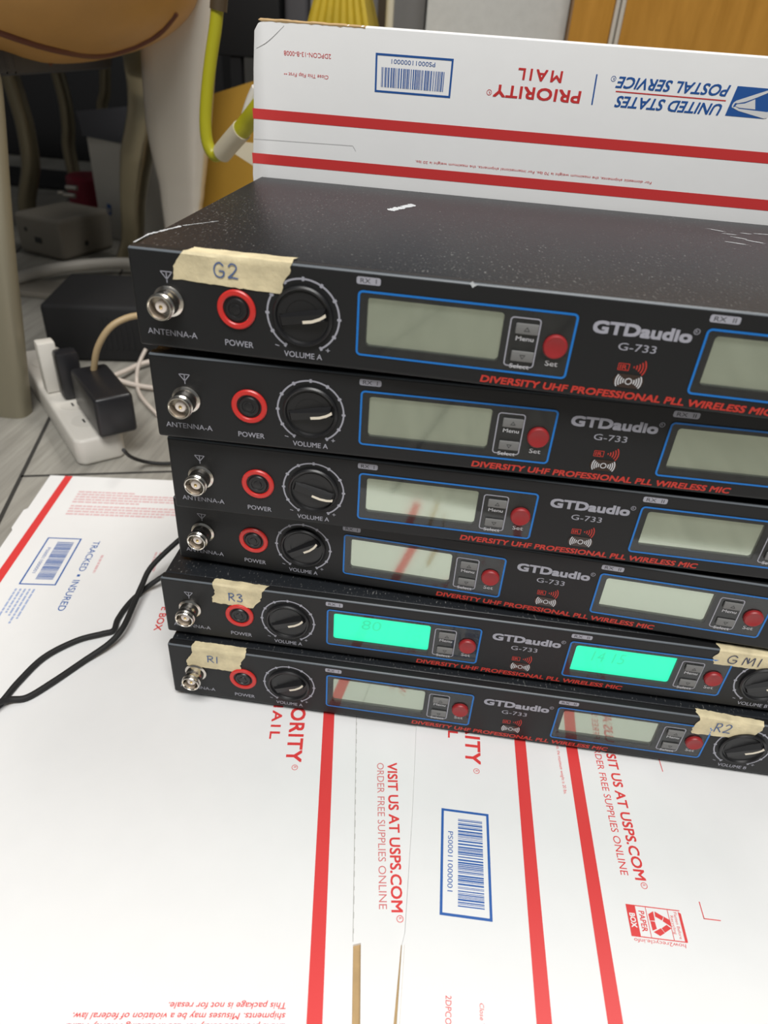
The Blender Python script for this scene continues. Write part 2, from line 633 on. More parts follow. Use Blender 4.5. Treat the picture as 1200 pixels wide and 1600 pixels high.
# barcode box, left carton
P = Vector((-165.3, 143.2))
box = [P, P + RA * 27, P + RA * 27 + DA * 59.5, P + DA * 59.5]
for i in range(4):
    e = (box[(i + 1) % 4] - box[i]).normalized() * 0.6
    b.line(FA, box[i] - e, box[(i + 1) % 4] + e, 1.2, 'cblue', 0.1 + 0.012 * i)
barcode(b, FA, P + RA * 9.5 + DA * 5, DA, RA, 49, 13.5, 'cblue')
b.text(FA, 'PS00011000001', P + RA * 4.2 + DA * 13, DA, 2.6, 33, 'cblue')
small_lines(b, FA, (-143.5, 80.6), DA, RA, [33, 38, 30, 27, 40], 3.4, 1.5, 'cpale', 5)
small_lines(b, FA, (-174.6, 213.5), RA, UA, [52, 122, 118, 124, 60], 4.2, 2.4, 'cpink', 6)
small_lines(b, FA, (-170.5, 190.5), RA, UA, [118, 122, 120, 86], 4.2, 2.4, 'cpink', 8)
small_lines(b, FA, (-112.5, 130), DA, RA, [23], 3, 2.0, 'cpink', 9)
small_lines(b, FA, (-68.0, 143), DA, RA, [26, 32], 3.4, 1.8, 'cpink', 10)
tag(b.build('flattened_carton'), 'large white flattened carton at the left with tracked and insured printing', 'carton', 'flattened mailing cartons on the floor')

# --- second flattened carton, lapped over the first at the right
TB = math.radians(1.9)
DB = Vector((math.sin(TB), -math.cos(TB)))
RB = Vector((math.cos(TB), math.sin(TB)))
FB = Frame((0, 0, 4.0), (1, 0, 0), (0, 1, 0), (0, 0, 1))
b = MB()
edge = [(158.5, 60), (160.6, 2), (162.2, -30), (163.6, -60), (165.6, -124), (164.6, -130), (165.6, -163), (167.4, -232)]
b.prism(edge + [(560, -224), (552, 72)], 3.0, 4.0, 'paper', side='crease')
b.add([(164.2, -129.5, 3.15), (165.9, -129.5, 4.05), (166.9, -163, 4.05), (168.6, -232, 4.05), (166.2, -232, 3.15), (164.2, -163, 3.15)], [(0, 1, 2, 5), (5, 2, 3, 4)], 'kraft')
for x0 in (227.6, 260.7):
    P = Vector((x0 - 1.9, 60)); P2 = Vector((x0 + 7.6, -229))
    b.line(FB, P, P2, 7.2, 'cred')
DT = Vector((math.sin(math.radians(3.2)), -math.cos(math.radians(3.2))))
b.text(FB, 'PRIORITY', (193.3, -20), DB, 9.0, 61, 'cred', bold=0.03, spacing=1.08, fromend=True)
b.text(FB, 'R', (199.2, -24.2), DB, 1.7, None, 'cred')
b.ring(FB, circle(200.0, -24.9, 1.9, 20), circle(200.0, -24.9, 1.55, 20), 'cred')
b.text(FB, 'MAIL', (181.6, -3.0), DB, 6.0, 33, 'cred', bold=0.03, spacing=1.3, fromend=True)
bx = [Vector((180.7, -53.8)), Vector((206.6, -53.3)), Vector((208.6, -111.4)), Vector((182.9, -112.0))]
for i in range(4):
    e = (bx[(i + 1) % 4] - bx[i]).normalized() * 0.7
    b.line(FB, bx[i] - e, bx[(i + 1) % 4] + e, 1.4, 'cblue', 0.1 + 0.012 * i)
barcode(b, FB, (189.8, -58.3), DB, RB, 49.5, 13.8, 'cblue')
b.text(FB, 'PS00011000001', (184.5, -66.7), DB, 2.7, 33.5, 'cblue')
b.text(FB, 'For domestic shipments, the maximum weight is 70 lbs. For international shipments, the maximum weight is 20 lbs.', (252.7, -32), DT, 1.9, 118, 'cred', fromend=True)
b.text(FB, 'VISIT US AT USPS.COM', (286.9, -78.2), DT, 5.6, 88, 'cred', bold=0.024, fromend=True)
b.text(FB, 'R', (290.2, -80.2), DB, 1.5, None, 'cred')
b.ring(FB, circle(291.0, -80.9, 1.8, 20), circle(291.0, -80.9, 1.45, 20), 'cred')
b.text(FB, 'ORDER FREE SUPPLIES ONLINE', (279.3, -76.8), DT, 4.1, 86.5, 'cred', bold=-0.015, fromend=True)
# recycling panel
R0 = Vector((279.2, -92.3))
rp = lambda a, c: R0 + RB * a + DB * c
b.line(FB, rp(0, 0.2), rp(28, 0.2), 0.5, 'cred')
b.line(FB, rp(0, 15.6), rp(28, 15.6), 0.5, 'cred')
b.poly(FB, [rp(0, 0), rp(4.8, 0), rp(4.8, 15.7), rp(0, 15.7)], 'cred', 0.115)
b.poly(FB, [rp(27.0, 0.8), rp(28.4, 1.6), rp(28.4, 15.7), rp(27.0, 15.7)], 'cred', 0.125)
for a in (10.2, 21.6):
    b.line(FB, rp(a, 0.5), rp(a, 15.3), 0.35, 'cred')
b.text(FB, 'BOX', rp(1.1, 4.4), DB, 2.7, 7.0, 'paper', bold=0.03, h=0.16)
b.text(FB, 'PAPER', rp(6.2, 2.7), DB, 2.8, 10.2, 'cred', bold=0.02)
b.text(FB, 'Flatten Before', rp(24.6, 1.2), DB, 1.5, 13.2, 'cred')
b.text(FB, 'Recycling', rp(22.4, 3.2), DB, 1.5, 9.2, 'cred')
b.text(FB, 'how2recycle.info', rp(27.0, 16.6), -RB, 1.9, 26, 'cred', shear=0.1)
cc = (15.9, 7.9)
for k in range(3):
    for part in ([(-1.4, 6.0), (2.0, 6.0), (3.6, 3.2), (1.2, 2.0), (0.3, 3.4)], [(-2.0, 5.6), (-4.4, 1.6), (-2.3, 0.5), (-0.4, 3.5)]):
        a = math.radians(120 * k + 28)
        b.poly(FB, [rp(cc[0] + x * math.cos(a) - y * math.sin(a), cc[1] + x * math.sin(a) + y * math.cos(a)) for x, y in part], 'cred', 0.1 + 0.01 * k + 0.005 * len(part) % 2)
b.line(FB, (319.0, -85.0), (319.4, -93.8), 0.5, 'cred')
b.line(FB, (319.2, -93.6), (328, -93.3), 0.5, 'cred')
b.line(FB, (315.6, 6), (316.3, -5.8), 0.5, 'cred')
b.text(FB, '2DPCON-13-B-0008', (187.1, -148.3), DB, 2.7, 31, 'cred')
b.text(FB, 'Close This Flap First \u25b8\u25b8', (203.0, -149.2), DB, 2.0, 28, 'cred', shear=0.15)
tag(b.build('flattened_carton'), 'white flattened carton at the right with paper recycling mark, lapped over the left one', 'carton', 'flattened mailing cartons on the floor')

# --- carton leaning on the back of the stack
TC = -0.02
ct = Vector((math.cos(TC), math.sin(TC), 0))
cu_ = Vector((0, -0.16, 1)).normalized()
cn = ct.cross(cu_).normalized()                     # towards the viewer
FC = Frame((10.6, 193.8, 290.8), ct, cu_, cn)
MXC = Matrix((ct, cu_, -cn)).transposed().to_4x4()   # local z runs away from the viewer
MXC.translation = FC.o
b = MB()
low = -(290.8 - 3.0) / cu_.z + 0.8
out = [(0, low), (0, 0), (4.0, 38), (5.8, 60), (8.0, 79), (10.5, 82.6), (14, 84.4), (72, 84.6), (430, 84.5), (430, low)]
b.prism(out, 0.0, 5.5, 'paper', bev=0.6, mx=MXC)
# torn kraft edge along the top left
rnd = random.Random(4)
top = [(11 + 62 * i / 30, 84.6 + rnd.uniform(-0.1, 0.25)) for i in range(31)]
bot = [(11 + 62 * i / 30, 84.35 - rnd.uniform(0, 0.7)) for i in range(31)][::-1]
b.poly(FC, top + bot, 'kraft', 0.08)
for i in range(30):
    b.add([FC.p(*top[i], 0.08), FC.p(*top[i + 1], 0.08), FC.p(*top[i + 1], -4.8), FC.p(*top[i], -4.8)], [(0, 1, 2, 3)], 'kraft')
# crease across the corner; grey lines paint the cut slit's soft shadow
b.tube([FC.p(8.6, 70.5, 0.0), FC.p(16, 74.5, 0.1), FC.p(26, 82.5, 0.0)], 0.16, 'fold', n=6)
b.line(FC, (2.8, 21.6), (66.5, 22.7), 0.4, 'fold', 0.07)
b.line(FC, (66.5, 22.7), (68.4, 19.8), 0.4, 'fold', 0.08)
for y0, y1 in ((33.2, 39.0), (7.2, 13.4)):
    x0 = 3.4 if y0 > 20 else 0.8
    b.rect(FC, x0, y0, 429.5, y1, 'cred')
L_ = Vector((-1, 0))
b.rring(FC, 79.3, 53.2, 124.3, 72.9, 0.1, 1.1, 'cblue')
barcode(b, FC, (83.0, 56.1), (1, 0), (0, 1), 37, 10, 'cblue', n=42)
b.text(FC, 'PS00011000001', (114.0, 70.4), L_, 2.2, 25.4, 'cblue')
b.text(FC, '2DPCON-13-B-0008', (53.1, 70.4), L_, 2.3, 28, 'cred')
b.text(FC, 'Close This Flap First \u25b8\u25b8', (51.4, 59.6), L_, 1.9, 27, 'cred', shear=0.15)
b.text(FC, 'MAIL', (186.2, 70.9), L_, 5.4, 24.6, 'cred', bold=0.03, spacing=1.35)
b.text(FC, 'PRIORITY', (198.5, 61.9), L_, 5.8, 49.5, 'cred', bold=0.034, spacing=1.05)
b.text(FC, 'R', (147.2, 58.4), L_, 1.2, None, 'cred')
b.ring(FC, circle(146.6, 57.8, 1.5, 20), circle(146.6, 57.8, 1.2, 20), 'cred')
b.line(FC, (205.1, 70.9), (206.0, 55.8), 0.8, 'cblue')
b.text(FC, 'POSTAL SERVICE', (278.3, 70.6), L_, 5.3, 61.5, 'cblue', bold=0.024, shear=0.22)
b.text(FC, 'R', (215.3, 70.0), L_, 1.2, None, 'cblue')
b.ring(FC, circle(214.7, 69.4, 1.4, 20), circle(214.7, 69.4, 1.15, 20), 'cblue')
b.text(FC, 'UNITED STATES', (277.2, 61.2), L_, 5.4, 58.5, 'cblue', bold=0.024, shear=0.22)
b.line(FC, (278.3, 63.15), (217.5, 63.4), 0.6, 'cred')
b.text(FC, 'For domestic shipments, the maximum weight is 70 lbs. For international shipments, the maximum weight is 20 lbs.', (251.4, 17.7), L_, 1.5, 145, 'cred')
# eagle emblem
b.poly(FC, [(281.9, 70.6), (304.8, 70.5), (301.8, 55.8), (280.5, 55.9)], 'cblue')
b.poly(FC, [(282.5, 60.3), (282.34, 61.4), (282.8, 62.7), (283.8, 63.6), (293.2, 67.5), (299.1, 69.9), (304.0, 70.5), (304.2, 69.6), (299.6, 68.8), (293.1, 65.4), (288.8, 63.4), (285.0, 62.4), (283.6, 62.4), (283.2, 60.9), (283.3, 59.9)], 'paper', 0.17)
b.poly(FC, [(284.3, 60.9), (284.7, 61.9), (288.8, 62.6), (293.5, 65.0), (295.4, 60.1), (286.6, 60.3)], 'paper', 0.17)
b.poly(FC, [(283.0, 60.2), (284.4, 60.7), (286.7, 59.8), (295.6, 59.5), (304.4, 59.2), (303.2, 56.3), (301.5, 56.0), (292.4, 57.7), (286.9, 58.7), (284.6, 59.5)], 'paper', 0.19)
tag(b.build('mailing_carton'), 'white mailing carton standing upright behind the stack with upside-down blue emblem and red lettering', 'carton')


# ================================================================== RECEIVERS
PW, PH = 437.0, 44.0
PF = Frame((0, 0, 0), (1, 0, 0), (0, 0, 1), (0, -1, 0))
OFF2 = 142.9


def front_panel_mesh():
    b = MB()
    b.box(0, PW, 0, 6, 0, PH, 'panel', bev=1.5, seg=4)
    o = b.build('front_panel')
    c = MB()
    for dx in (0, OFF2):
        pts = rrect(105.2 + dx, 11.7, 163.2 + dx, 33.2, 1.6)
        c.prism([(p[0], p[1]) for p in pts], -2, 1.7, 'panel', mx=Matrix(((1, 0, 0, 0), (0, 0, 1, 0), (0, 1, 0, 0), (0, 0, 0, 1))))
    k = c.build('cutter')
    md = o.modifiers.new('cut', 'BOOLEAN')
    md.operation = 'DIFFERENCE'
    md.solver = 'EXACT'
    md.object = k
    dg = bpy.context.evaluated_depsgraph_get()
    me = bpy.data.meshes.new_from_object(o.evaluated_get(dg))
    o.modifiers.clear()
    for p in me.polygons:
        p.use_smooth = max(abs(c) for c in p.normal) < 0.999
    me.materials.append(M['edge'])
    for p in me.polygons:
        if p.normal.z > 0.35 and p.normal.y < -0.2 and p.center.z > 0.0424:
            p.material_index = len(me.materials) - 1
    o.data = me
    bpy.data.objects.remove(k)
    return o


def knob_mesh():
    b = MB()
    b.lathe([(13.3, 0.0), (13.3, 1.5), (12.6, 2.2), (11.9, 2.0), (11.5, 0.9), (11.4, 0.7), (0.0, 0.7)], (0, 0, 0), (0, -1, 0), 'knob', 48)
    # grip: a ridge across the dial, one flank sloping down
    top, bot = -4.6, -0.6
    vs = [(-10.6, -0.4, 2.4), (10.9, -0.4, 2.4), (10.9, -0.4, -3.4), (-10.6, -0.4, -3.4),
          (-9.6, -2.2, 1.3), (10.3, top, 0.9), (10.3, top, -2.0), (-9.6, -2.2, -2.4)]
    b.add(vs, [(0, 1, 5, 4), (1, 2, 6, 5), (2, 3, 7, 6), (3, 0, 4, 7), (4, 5, 6, 7)], 'knob')
    b.arc(Frame((0, 0, 0), (1, 0, 0), (0, 0, 1), (0, -1, 0)), (0, 0), 9.0, 3.2, 12, 165, 'knob', 1.0)
    return b


def pointer_mesh():
    b = MB()
    pts = [(0.2, -1.7), (4.5, -1.75), (8.2, -1.0), (11.3, 0.3)]
    for i in range(3):
        (x0, z0), (x1, z1) = pts[i], pts[i + 1]
        y0 = -(2.2 + (x0 + 9.6) / 19.9 * 2.4) - 0.25
        y1 = -(2.2 + (x1 + 9.6) / 19.9 * 2.4) - 0.25
        w = 0.62
        b.add([(x0, y0, z0 - w), (x1, y1, z1 - w), (x1, y1, z1 + w), (x0, y0, z0 + w),
               (x0, y0 + 0.6, z0 - w), (x1, y1 + 0.6, z1 - w), (x1, y1 + 0.6, z1 + w), (x0, y0 + 0.6, z0 + w)],
              [(0, 1, 2, 3), (0, 4, 5, 1), (1, 5, 6, 2), (2, 6, 7, 3), (3, 7, 4, 0)], 'cream')
    return b


STROKES = {
    'G': [[(0.62, 0.80), (0.42, 0.98), (0.18, 0.86), (0.05, 0.50), (0.14, 0.12), (0.40, 0.0), (0.60, 0.14), (0.64, 0.40), (0.36, 0.42)]],
    '2': [[(0.08, 0.78), (0.26, 0.98), (0.50, 0.90), (0.54, 0.66), (0.30, 0.30), (0.04, 0.04), (0.32, 0.06), (0.62, 0.02)]],
    'R': [[(0.10, 0.0), (0.14, 0.98)], [(0.06, 0.92), (0.42, 0.98), (0.56, 0.76), (0.40, 0.54), (0.12, 0.48)], [(0.26, 0.48), (0.62, 0.02)]],
    '3': [[(0.06, 0.86), (0.32, 1.0), (0.50, 0.80), (0.24, 0.56), (0.52, 0.36), (0.42, 0.06), (0.06, 0.08)]],
    '1': [[(0.14, 1.0), (0.10, 0.0)]],
    'M': [[(0.0, 0.0), (0.08, 0.92), (0.36, 0.30), (0.66, 0.98), (0.72, 0.02)], [(0.30, 0.90), (0.34, 0.20)]],
}
ADV = {'G': 0.86, '2': 0.80, 'R': 0.80, '3': 0.70, '1': 0.34, 'M': 0.98, ' ': 0.25}


def handwrite(b, fr, body, start, height, length, mt, w=0.6, h=0.75):
    total = sum(ADV[c] for c in body)
    sx = length / total
    x = 0.0
    for c in body:
        for st in STROKES.get(c, []):
            pts = [Vector((start[0] + (x + p[0]) * sx, start[1] + p[1] * height)) for p in st]
            fine = []
            for i in range(len(pts) - 1):
                p0, p1, p2, p3 = pts[max(i - 1, 0)], pts[i], pts[i + 1], pts[min(i + 2, len(pts) - 1)]
                for k in range(5):
                    t = k / 5
                    fine.append(0.5 * (2 * p1 + (p2 - p0) * t + (2 * p0 - 5 * p1 + 4 * p2 - p3) * t * t + (3 * p1 - p0 - 3 * p2 + p3) * t ** 3))
            fine.append(pts[-1])
            for i in range(len(fine) - 1):
                d = (fine[i + 1] - fine[i])
                if d.length > 1e-6:
                    e = d.normalized() * (w * 0.25)
                    b.line(fr, fine[i] - e, fine[i + 1] + e, w, mt, h + 0.004 * (i % 7))
        x += ADV[c]


def masking_tape(name, parent, pts, bottom_jag, body, tpos, tdir, th, tl, fold=8.0, ink='inkblue', seed=1):
    """a torn strip: pts = (top-left, top-right, bottom-right, bottom-left) in panel mm; v over 43 wraps onto the top"""
    rnd = random.Random(seed)
    tl_, tr_, br_, bl_ = [Vector(p) for p in pts]
    nu, nv = 26, 14
    ph = [rnd.uniform(0, 6.28) for _ in range(4)]

    def wrap(u, s, lift=0.0):
        e = 0.35 + lift
        if s <= 43.0:
            return Vector((u, -e, s))
        a = s - 43.0
        if a < 1.9:
            t = a / 1.9 * math.pi / 2
            return Vector((u, 1.0 - (1.0 + e) * math.cos(t), 43.0 + (1.0 + e) * math.sin(t)))
        return Vector((u, 1.0 + (a - 1.9), 44.0 + e))
    grid = []
    for j in range(nv + 1):
        t = j / nv
        L = bl_.lerp(tl_, t)
        Rr = br_.lerp(tr_, t)
        L.x += 0.9 * math.sin(9 * t + ph[0]) + rnd.uniform(-0.5, 0.5)
        Rr.x += 0.8 * math.sin(8 * t + ph[1]) + rnd.uniform(-0.5, 0.5)
        row = []
        for i in range(nu + 1):
            p = L.lerp(Rr, i / nu)
            if j in (0, nv):
                p.y += rnd.uniform(-0.25, 0.25)
            row.append(wrap(p.x, p.y, 0.10 * math.sin(0.7 * i + ph[2]) + rnd.uniform(0, 0.08)))
        grid.append(row)
    b = MB()
    vs = [p for row in grid for p in row]
    fs = []
    for j in range(nv):
        for i in range(nu):
            k = j * (nu + 1) + i
            fs.append((k, k + 1, k + nu + 2, k + nu + 1))
    b.add(vs, fs, 'tape')
    handwrite(b, PF, body, tpos, th, tl, ink)
    o = b.build(name, parent)
    return o


def make_receiver():
    root = empty('wireless_receiver', (0, 0, 0))
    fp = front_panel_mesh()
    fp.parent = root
    b = MB()
    b.box(1.0, PW - 1.0, 5.6, 192, 0.4, PH - 0.4, 'case', bev=1.2, seg=3)
    b.build('case', root)
    for x in (25, PW - 25):
        for y in (22, 172):
            b = MB()
            b.lathe([(0, -0.2), (8.5, -0.2), (8.5, -3.0), (8.0, -3.4), (0, -3.4)], (x, y, 0.3), (0, 0, 1), 'rubber', 20)
            b.build('foot', root)
    # antenna sockets
    reach = lambda pr: [(r, h * 1.15) for r, h in pr]
    for cx in (16.8, PW - 16.8):
        b = MB()
        b.lathe(reach([(6.9, 0), (6.9, 0.9), (6.2, 1.3), (5.7, 1.5), (5.6, 2.0), (5.6, 4.6), (5.4, 4.9), (5.4, 6.6),
                 (5.5, 6.9), (5.6, 9.3), (5.3, 9.7), (4.9, 9.7), (4.6, 9.3), (4.5, 4.0), (0, 4.0)]), (cx, 0, 22.2), (0, -1, 0), 'nickel', 36)
        for z in (7.4, 8.2):
            b.lathe(reach([(5.55, z - 0.3), (5.85, z), (5.55, z + 0.3)]), (cx, 0, 22.2), (0, -1, 0), 'nickel', 36)
        s = b.build('antenna_connector', root)
        b = MB()
        b.lathe(reach([(2.7, 3.9), (2.7, 7.6), (2.4, 7.9), (0.8, 7.9)]), (cx, 0, 22.2), (0, -1, 0), 'teflon', 24)
        b.build('insulator', s)
        b = MB()
        b.lathe(reach([(0.85, 3.9), (0.85, 8.1), (0.5, 8.3), (0.0, 8.3)]), (cx, 0, 22.2), (0, -1, 0), 'gold', 16)
        b.build('centre_pin', s)
    # power button in its red ring
    b = MB()
    b.lathe([(8.7, 0.0), (8.7, 0.8), (8.2, 1.3), (6.6, 1.3), (6.1, 0.9), (6.1, 0.0)], (47.6, 0, 21.8), (0, -1, 0), 'redring', 40)
    b.build('power_ring', root)
    b = MB()
    b.lathe([(6.0, 0.05), (6.0, 0.3), (5.3, 0.3), (5.1, 0.7), (4.7, 1.2), (3.4, 1.25), (3.2, 0.9), (2.2, 0.9), (2.0, 1.3), (1.0, 1.4), (0, 1.4)], (47.6, 0, 21.8), (0, -1, 0), 'knob', 36)
    b.build('power_button', root)
    # volume knobs
    km, pm = knob_mesh(), pointer_mesh()
    for cx in (77.4, 357.6):
        k = km.build('volume_knob', root, (cx, 0, 22.1))
        pm.build('pointer', k)
    for dx in (0.0, OFF2):
        b = MB()
        b.rect(PF, 105.0 + dx, 11.5, 163.4 + dx, 33.4, 'lcd', -1.6)
        b.build('display_screen', root)
        b = MB()
        b.poly(PF, rrect(102.0 + dx, 8.2, 192.4 + dx, 35.4, 1.5), 'pane', 0.26)
        w = b.build('display_window', root)
        b = MB()
        b.rring(PF, 101.1 + dx, 7.4, 193.2 + dx, 36.2, 2.2, 0.95, 'blueline', 0.32)
        b.rring(PF, 165.8 + dx, 10.6, 178.7 + dx, 32.3, 1.6, 0.55, 'print', 0.32)
        b.build('window_outline', root)
        for nm, y0, y1, tri in (('menu_button', 25.4, 29.9, 1), ('select_button', 13.4, 17.9, -1)):
            b = MB()
            b.box(168.4 + dx, 178.0 + dx, -1.5, 0.0, y0, y1, 'greybtn', bev=0.5)
            cx, cy = 173.2 + dx, (y0 + y1) / 2
            b.ring(PF, [(cx - 1.3, cy - 0.9 * tri), (cx + 1.3, cy - 0.9 * tri), (cx, cy + 1.1 * tri)], [(cx - 0.8, cy - 0.6 * tri), (cx + 0.8, cy - 0.6 * tri), (cx, cy + 0.6 * tri)], 'dark', 1.55)
            b.build(nm, root)
        b = MB()
        b.lathe([(5.1, 0.0), (5.1, 1.6), (4.6, 2.3), (4.1, 2.35), (3.6, 2.1), (0, 2.1)], (186.0 + dx, 0, 21.5), (0, -1, 0), 'redbtn', 32)
        b.build('set_button', root)
    # infrared window
    b = MB()
    b.prism(rrect(212.9, 6.9, 225.6, 12.9, 2.9, 8), -0.3, 0.05, 'irwin', mx=Matrix(((1, 0, 0, 0), (0, 0, 1, 0), (0, 1, 0, 0), (0, 0, 0, 1))))
    c = (219.3, 9.9)
    b.ring(PF, circle(c[0], c[1], 1.5, 20), circle(c[0], c[1], 1.1, 20), 'white', 0.36)
    for k, r in enumerate((2.3, 3.3, 4.3, 5.3)):
        hw = 24 + k * 2
        b.arc(PF, c, r, 0.5, -hw, hw, 'white', 0.36, 8)
        b.arc(PF, c, r, 0.5, 180 - hw, 180 + hw, 'white', 0.36, 8)
    b.build('infrared_window', root)
    # printing
    b = MB()
    b.text(PF, 'GTDaudio', (199.8, 29.4), (1, 0), 4.7, 39.2, 'print', bold=0.058)
    b.text(PF, 'R', (239.9, 33.6), (1, 0), 1.1, None, 'print')
    b.ring(PF, circle(240.35, 34.1, 1.25, 18), circle(240.35, 34.1, 1.0, 18), 'print')
    b.text(PF, 'G-733', (211.5, 23.1), (1, 0), 3.1, 15.4, 'print')
    b.build('brand_lettering', root)
    b = MB()
    b.text(PF, 'DIVERSITY UHF PROFESSIONAL PLL WIRELESS MIC', (157.2, 1.9), (1, 0), 2.95, 124, 'redprint', bold=0.045, shear=0.12)
    b.build('slogan_lettering', root)
    for cx, x0, nm in ((16.8, 4.9, 'ANTENNA-A'), (PW - 16.8, PW - 28.3, 'ANTENNA-B')):
        b = MB()
        b.text(PF, nm, (x0, 6.1), (1, 0), 2.7, 23.4, 'print')
        b.build('antenna_lettering', root)
        b = MB()
        for q0, q1 in (((-2.6, 34.9), (2.6, 34.9)), ((-2.6, 34.9), (0, 31.6)), ((2.6, 34.9), (0, 31.6)), ((0, 34.9), (0, 30.1))):
            b.line(PF, (cx + q0[0], q0[1]), (cx + q1[0], q1[1]), 0.4, 'print')
        b.build('antenna_symbol', root)
    b = MB()
    b.text(PF, 'POWER', (41.3, 4.8), (1, 0), 2.7, 13.1, 'print', bold=0.008)
    b.build('power_lettering', root)
    for cx, nm in ((77.4, 'VOLUME A'), (357.6, 'VOLUME B')):
        b = MB()
        b.text(PF, nm, (cx - 8.8, 2.9), (1, 0), 2.6, 17.4, 'print', bold=0.008)
        b.arc(PF, (cx, 22.1), 16.0, 0.8, -60, 240, 'print', n=64)
        for k in range(11):
            a = math.radians(-60 + 30 * k)
            d = Vector((math.cos(a), math.sin(a)))
            o = Vector((cx, 22.1))
            b.line(PF, o + d * 15.1, o + d * 16.9, 1.1, 'print', 0.12)
        b.line(PF, (cx - 12.8, 7.8), (cx - 11.0, 7.4), 0.35, 'print')
        b.line(PF, (cx + 10.3, 7.8), (cx + 12.1, 7.8), 0.35, 'print')
        b.line(PF, (cx + 11.2, 6.9), (cx + 11.2, 8.7), 0.35, 'print')
        b.build('volume_scale', root)
    for dx, nm in ((0, 'RX  I'), (OFF2 + 0.4, 'RX  II')):
        b = MB()
        b.poly(PF, rrect(100.3 + dx, 38.6, 110.5 + dx + (0 if dx == 0 else 1.6), 41.7, 0.9), 'print')
        b.text(PF, nm, (101.9 + dx, 39.2), (1, 0), 1.9, 6.9 if dx == 0 else 8.6, 'dark', h=0.15)
        b.build('channel_badge', root)
    for dx in (0, OFF2):
        b = MB()
        b.text(PF, 'Menu', (169.3 + dx, 22.3), (1, 0), 1.9, 7.4, 'white', bold=0.01, h=0.34)
        b.text(PF, 'Select', (168.6 + dx, 10.0), (1, 0), 1.9, 8.2, 'white', bold=0.01, h=0.36)
        b.text(PF, 'Set', (183.3 + dx, 12.7), (1, 0), 2.3, 5.3, 'white', bold=0.01, h=0.34)
        b.build('button_lettering', root)
    b = MB()
    b.ring(PF, rrect(213.5, 14.4, 218.2, 17.6, 0.3), rrect(213.8, 14.7, 217.9, 17.3, 0.2), 'redprint')
    b.text(PF, 'IR', (214.3, 15.0), (1, 0), 1.9, 2.9, 'redprint', bold=0.02)
    for k, r in enumerate((1.2, 2.4, 3.6, 4.8, 6.0)):
        b.arc(PF, (218.9, 16.3), r, 0.5, -20 - k * 3, 20 + k * 3, 'redprint', n=8)
    b.build('infrared_lettering', root)
    return root


def children(o):
    return [c for c in bpy.data.objects if c.parent == o]


def copy_tree(o, parent=None):
    c = o.copy()
    COL.objects.link(c)
    c.parent = parent
    for ch in children(o):
        copy_tree(ch, c)
    return c


proto = make_receiver()
# x, y, z, yaw, pointer angle A, B
POSE = [
    (0.0, 0.0, 7.4, 0.0, 30, 34),
    (-1.90, 7.59, 54.82, 0.002, 27, 30),
    (4.89, 24.21, 102.19, -0.043, 36, 40),
    (12.99, 9.29, 150.27, 0.0008, -14, 20),
    (12.70, 1.39, 198.78, 0.0197, 12, 25),
    (10.29, 0.45, 246.77, -0.0271, 13, 20),
]
LAB = [
    'bottom black receiver of the stack, resting on the cartons, with masking tape on both ends',
    'black receiver with two glowing green displays, second from the bottom of the stack',
    'black receiver set back in the stack, just above the one with glowing displays',
    'untaped black receiver third from the top of the stack, its knob pointer turned down right',
    'untaped black receiver directly under the topmost one in the stack',
    'topmost black receiver of the stack with scratched dusty lid and one masking tape strip',
]
units = []
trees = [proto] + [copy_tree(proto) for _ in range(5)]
for o, (x, y, z, a, pa, pb), lab in zip(trees, POSE, LAB):
    o.location = (x * S, y * S, z * S)
    o.rotation_euler = (0, 0, a)
    tag(o, lab, 'wireless receiver', 'stacked wireless microphone receivers')
    kn = sorted([c for c in children(o) if c.name.startswith('volume_knob')], key=lambda c: c.location.x)
    kn[0].rotation_euler = (0, -math.radians(pa), 0)
    kn[1].rotation_euler = (0, -math.radians(pb), 0)
    units.append(o)

# lit displays on the second unit
scr = sorted([c for c in children(units[1]) if c.name.startswith('display_screen')], key=lambda c: min(v.co.x for v in c.data.vertices))
for c, dx in zip(scr, (0.0, OFF2)):
    b = MB()
    b.rect(PF, 105.0 + dx, 11.5, 163.4 + dx, 33.4, 'lcdon', -1.6)
    if dx == 0:
        b.text(PF, '80', (122, 22), (1, 0), 7.5, 12, 'lcddig', h=-1.5, shear=0.1)
    else:
        b.text(PF, '14 15', (116 + dx, 21), (1, 0), 8.0, 19, 'lcddig', h=-1.5, shear=0.1)
    t = b.build('lit', None)
    c.data = t.data
    bpy.data.objects.remove(t)
    c['label'] = 'display screen glowing bright green'

# masking tape strips
X = (1, 0)
t = masking_tape('masking_tape', units[5], [(28.5, 51.5), (73.6, 51.5), (68.8, 30.6), (18.6, 32.2)], 1, 'G2', (38.4, 35.2), X, 6.2, 12.0, seed=3)
t['label'] = 'masking tape strip marked G2'
t = masking_tape('masking_tape', units[1], [(33.0, 49.0), (65.8, 48.0), (56.6, 28.8), (31.8, 29.8)], 1, 'R3', (41.3, 33.2), X, 6.0, 9.8, seed=5)
t['label'] = 'masking tape strip marked R3'
t = masking_tape('masking_tape', units[1], [(325.5, 49.0), (362.5, 49.0), (358.0, 33.0), (324.6, 33.0)], 1, 'G M1', (331.6, 35.4), X, 6.2, 19.5, ink='inkdark', seed=7)
t['label'] = 'masking tape strip marked GM1'
t = masking_tape('masking_tape', units[0], [(17.2, 49.0), (50.0, 49.0), (46.2, 27.2), (11.8, 27.6)], 1, 'R1', (25.0, 33.3), X, 5.6, 8.2, seed=9)
t['label'] = 'masking tape strip marked R1'
t = masking_tape('masking_tape', units[0], [(325.0, 50.0), (364.5, 47.0), (358.6, 30.2), (325.0, 29.4)], 1, 'R2', (336.0, 33.9), X, 7.6, 11.0, seed=11)
t['label'] = 'masking tape strip marked R2'

